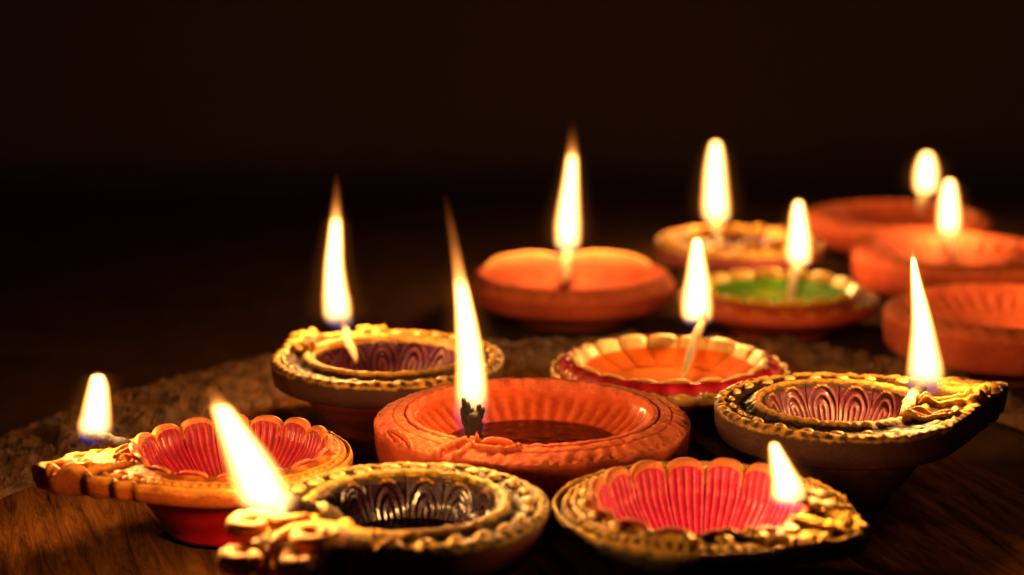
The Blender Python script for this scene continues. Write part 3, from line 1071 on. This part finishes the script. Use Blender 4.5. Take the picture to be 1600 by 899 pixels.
# --- orange and cream lamp, middle
root, loc, R, zt, th = lamp((1046, 560), 185, 0.0245, ri=0.80, style='wave', spout=80, T=1.06, rim_mat='gold_cream', cup_mat='cup_maroon', basin_mat='orange',
    cup=(0.50, 0.74), petals=(18, 'smooth', 0.0010, 0.0008, 'gold_cream', 'gold_cream', 0.0016), beads=(26, 0.92, (0.0012, 0.0027, 0.0012), 'gold_bead'), seed=6, lipdrop=0.0006, thick=0.0085, slope=0.0022, depth=0.0075,
    label='orange and cream petalled lamp with wavy red ring, behind the big terracotta lamp', side='cup_maroon')
n_, m_ = 260, 9
verts, tn = [], []
for i in range(n_):
    a = 2 * PI * i / n_
    for j in range(m_):
        t = j / (m_ - 1)
        r = R * (0.815 + 0.010 * math.sin(26 * a) + (0.115 + 0.010 * math.sin(26 * a + 1.5)) * t)
        tt = (r / R - 0.80) / 0.20
        verts.append((r * math.cos(a), r * math.sin(a), 0.0245 - 0.0038 * tt + 0.0001 + 0.0010 * math.sin(PI * t) * (1 + 0.4 * math.sin(26 * a)) - (0.0009 if j in (0, m_ - 1) else 0)))
        tn.append(0.2 + 0.25 * math.sin(26 * a))
build('painted_ring', verts, grid_faces(n_, m_, True), M['red_ring'], root, tn)
f, b = flame(root, loc, (1088, 506), [(513, 1090, 12), (502, 1089, 23), (484, 1088, 27), (460, 1088, 25), (430, 1088, 20), (400, 1087, 14.5), (380, 1087, 10), (366, 1087, 4)], zt + 0.001, 0.93, 'flame_f', blue=0.055, power=0.75)
wick(root, loc, b + Vector((0.0025, -0.0035, 0.004)), ground(1066, 588, zt - 0.001), 0.0016, 0.84)

# --- mauve lamp, right
root, loc, R, zt, th = lamp((1312, 629), 194, 0.031, ri=0.62, style='beaded', spout=26, T=1.82, rim_mat='gold_dark', cup_mat='cup_dark', basin_mat='mauve',
    cup=(0.44, 0.76), channel=0.0012, petals=(13, 'arches', 0.0, 0.0, 'mauve', 'gold_dark', 0), beads=(24, 0.66, (0.0013, 0.0024, 0.0013), 'gold_bead'), seed=7, thick=0.0105, depth=0.014,
    leaves=[((1462, 600), (1562, 606), 18, 0.0022), ((1430, 634), (1580, 618), 17, 0.0024), ((1398, 654), (1500, 646), 13, 0.0018), ((1520, 628), (1600, 612), 12, 0.0018)],
    coils=[((1520, 617), 22, 0.0016, 1.5)], nrad=44, rim_seg=640,
    label='dark lamp with mauve arched basin and long pointed spout, right', side='cup_dark', rough=0.0005)
f, b = flame(root, loc, (1440, 616), [(627, 1430, 14), (613, 1438, 27), (596, 1444, 32), (575, 1444, 31), (545, 1441, 26), (510, 1437, 20), (475, 1431, 15), (440, 1424, 10), (410, 1419, 6), (385, 1416, 2.5)], zt + 0.001, 0.90, 'flame_g', blue=0.085)
wick(root, loc, b + Vector((0.000, 0, 0.003)), ground(1408, 648, zt - 0.001), 0.0019, 0.62)

# --- terracotta lamp, back centre
root, loc, R, zt, th = lamp((893, 419), 160, 0.0235, on_board=False, ri=0.90, style='plain', spout=94, T=1.04, rim_mat='terracotta', cup_mat='terracotta', basin_mat='terracotta',
    cup=(0.56, 0.72), depth=0.0085, channel=0.0035, seed=8, lipdrop=0.0016, petal_keep=(0, 4), thick=0.0145, petals=(5, 'smooth', 0.0009, 0.0002, 'terracotta', 'lip_clay', 0.0050), slope=0.001,
    label='plain terracotta lamp standing alone at the back, centre')
f, b = flame(root, loc, (886, 398), [(403, 886, 8), (393, 886, 16), (375, 887, 21), (355, 887, 21.5), (330, 888, 19), (300, 890, 15), (270, 892, 11.5), (245, 893, 9), (220, 893, 7), (195, 893, 4)], zt + 0.0008, 0.70, 'flame_h', blue=0.05, power=0.85)
wick(root, loc, b + Vector((0, -0.001, 0.002)), ground(881, 440, zt - 0.002), 0.0024, 0.90)

# --- small gold lamp, back
root, loc, R, zt, th = lamp((1155, 370), 130, 0.022, on_board=False, ri=0.62, style='rope', spout=110, T=1.12, rim_mat='gold_dark', cup_mat='cup_mauve', basin_mat='mauve',
    cup=(0.56, 0.84), petals=(12, 'smooth', 0.0016, 0.0, 'gold_blotch', 'gold_dark', 0.001), beads=(18, 0.6, (0.002, 0.0034, 0.0018), 'gold_blotch'), seed=9, thick=0.010, slope=0.002, depth=0.008,
    label='small gold rimmed lamp at the back, beside the green one', side='cup_mauve', rough=0.0006)
f, b = flame(root, loc, (1118, 345), [(351, 1119, 12), (341, 1119, 21), (325, 1118, 23), (300, 1117, 21), (270, 1116, 18), (245, 1116, 14), (230, 1116, 10), (219, 1116, 3)], zt + 0.001, 0.95, 'flame_i', blue=0.035, power=0.75)
wick(root, loc, b + Vector((0, 0, 0.0015)), ground(1122, 384, zt - 0.001), 0.0018, 0.86)

# --- green lamp, back
root, loc, R, zt, th = lamp((1217, 448), 156, 0.0205, on_board=False, ri=0.78, style='wave', spout=80, T=1.06, rim_mat='cup_terracotta', cup_mat='cup_terracotta', basin_mat='green',
    cup=(0.50, 0.86), petals=(16, 'smooth', 0.0014, 0.0006, 'yellow', 'yellow', 0.0014), beads=(22, 0.70, (0.0014, 0.0030, 0.0013), 'gold_orange'), seed=10, lipdrop=0.001, thick=0.009, depth=0.0060, slope=0.002,
    label='lamp with bright green basin, yellow petals and brick red side', side='cup_terracotta')
f, b = flame(root, loc, (1247, 412), [(418, 1248, 10), (409, 1248, 19), (394, 1247, 21), (372, 1247, 19), (350, 1246, 15.5), (330, 1245, 11.5), (319, 1245, 8), (311, 1245, 3)], zt + 0.001, 0.94, 'flame_j', blue=0.04, power=0.65)
wick(root, loc, b + Vector((0, 0, 0.0015)), ground(1232, 472, zt - 0.002), 0.0020, 0.90)

# --- terracotta lamps, right rear
root, loc, R, zt, th = lamp((1500, 388), 166, 0.025, rib=34, on_board=False, ri=0.82, style='terracotta', spout=105, T=1.05, cup=(0.56, 0.84), depth=0.009, seed=11, thick=0.017, channel=0.002,
    basin_mat='terracotta', leaves=[((1470, 372), (1380, 388), 16, 0.0022), ((1560, 372), (1640, 386), 14, 0.0022)],
    label='terracotta lamp at right with short flame, between two other terracotta lamps')
f, b = flame(root, loc, (1482, 362), [(369, 1482, 10), (359, 1482, 18), (344, 1482, 20), (325, 1481, 18.5), (305, 1480, 15.5), (292, 1480, 12), (284, 1480, 8), (279, 1480, 3)], zt + 0.001, 0.95, 'flame_k', blue=0.04, power=0.7)
wick(root, loc, b + Vector((0, 0, 0.0015)), ground(1494, 402, zt - 0.003), 0.0020, 0.90)
for u in (1530, 1556, 1582):
    volute(root.children[0], loc, zt - 0.003, (u, 388), 10, 5, M['lip_clay'], turns=1.0)

root, loc, R, zt, th = lamp((1402, 333), 150, 0.024, on_board=False, ri=0.80, style='plain', spout=75, T=1.05, cup=(0.56, 0.84), depth=0.012, seed=12, thick=0.014,
    basin_mat='terracotta', label='farthest terracotta lamp, blurred, at the back right')
f, b = flame(root, loc, (1446, 298), [(304, 1446, 10), (295, 1446, 18), (282, 1446, 20), (268, 1446, 19.5), (255, 1446, 16), (246, 1446, 12), (238, 1446, 4)], zt + 0.003, 0.95, 'flame_l', blue=0.04, power=0.8)
wick(root, loc, b + Vector((0, 0, 0.0015)), ground(1436, 330, zt - 0.003), 0.0022, 0.86)

root, loc, R, zt, th = lamp((1576, 477), 192, 0.027, rib=38, on_board=False, ri=0.84, style='plain', spout=0, T=1.05, cup=(0.60, 0.86), depth=0.011, seed=13, thick=0.0175,
    basin_mat='terracotta', label='terracotta lamp cut off by the right edge, behind the long-spouted lamp')
f, b = flame(root, loc, (1720, 470), [(476, 1720, 10), (466, 1720, 19), (450, 1720, 23), (425, 1720, 20), (395, 1720, 14), (370, 1720, 8), (355, 1720, 3)], zt + 0.001, 0.93, 'flame_m', blue=0.08)
wick(root, loc, b + Vector((0, 0, 0.0015)), b + Vector((-0.02, 0, -0.004)), 0.0020, 0.86)
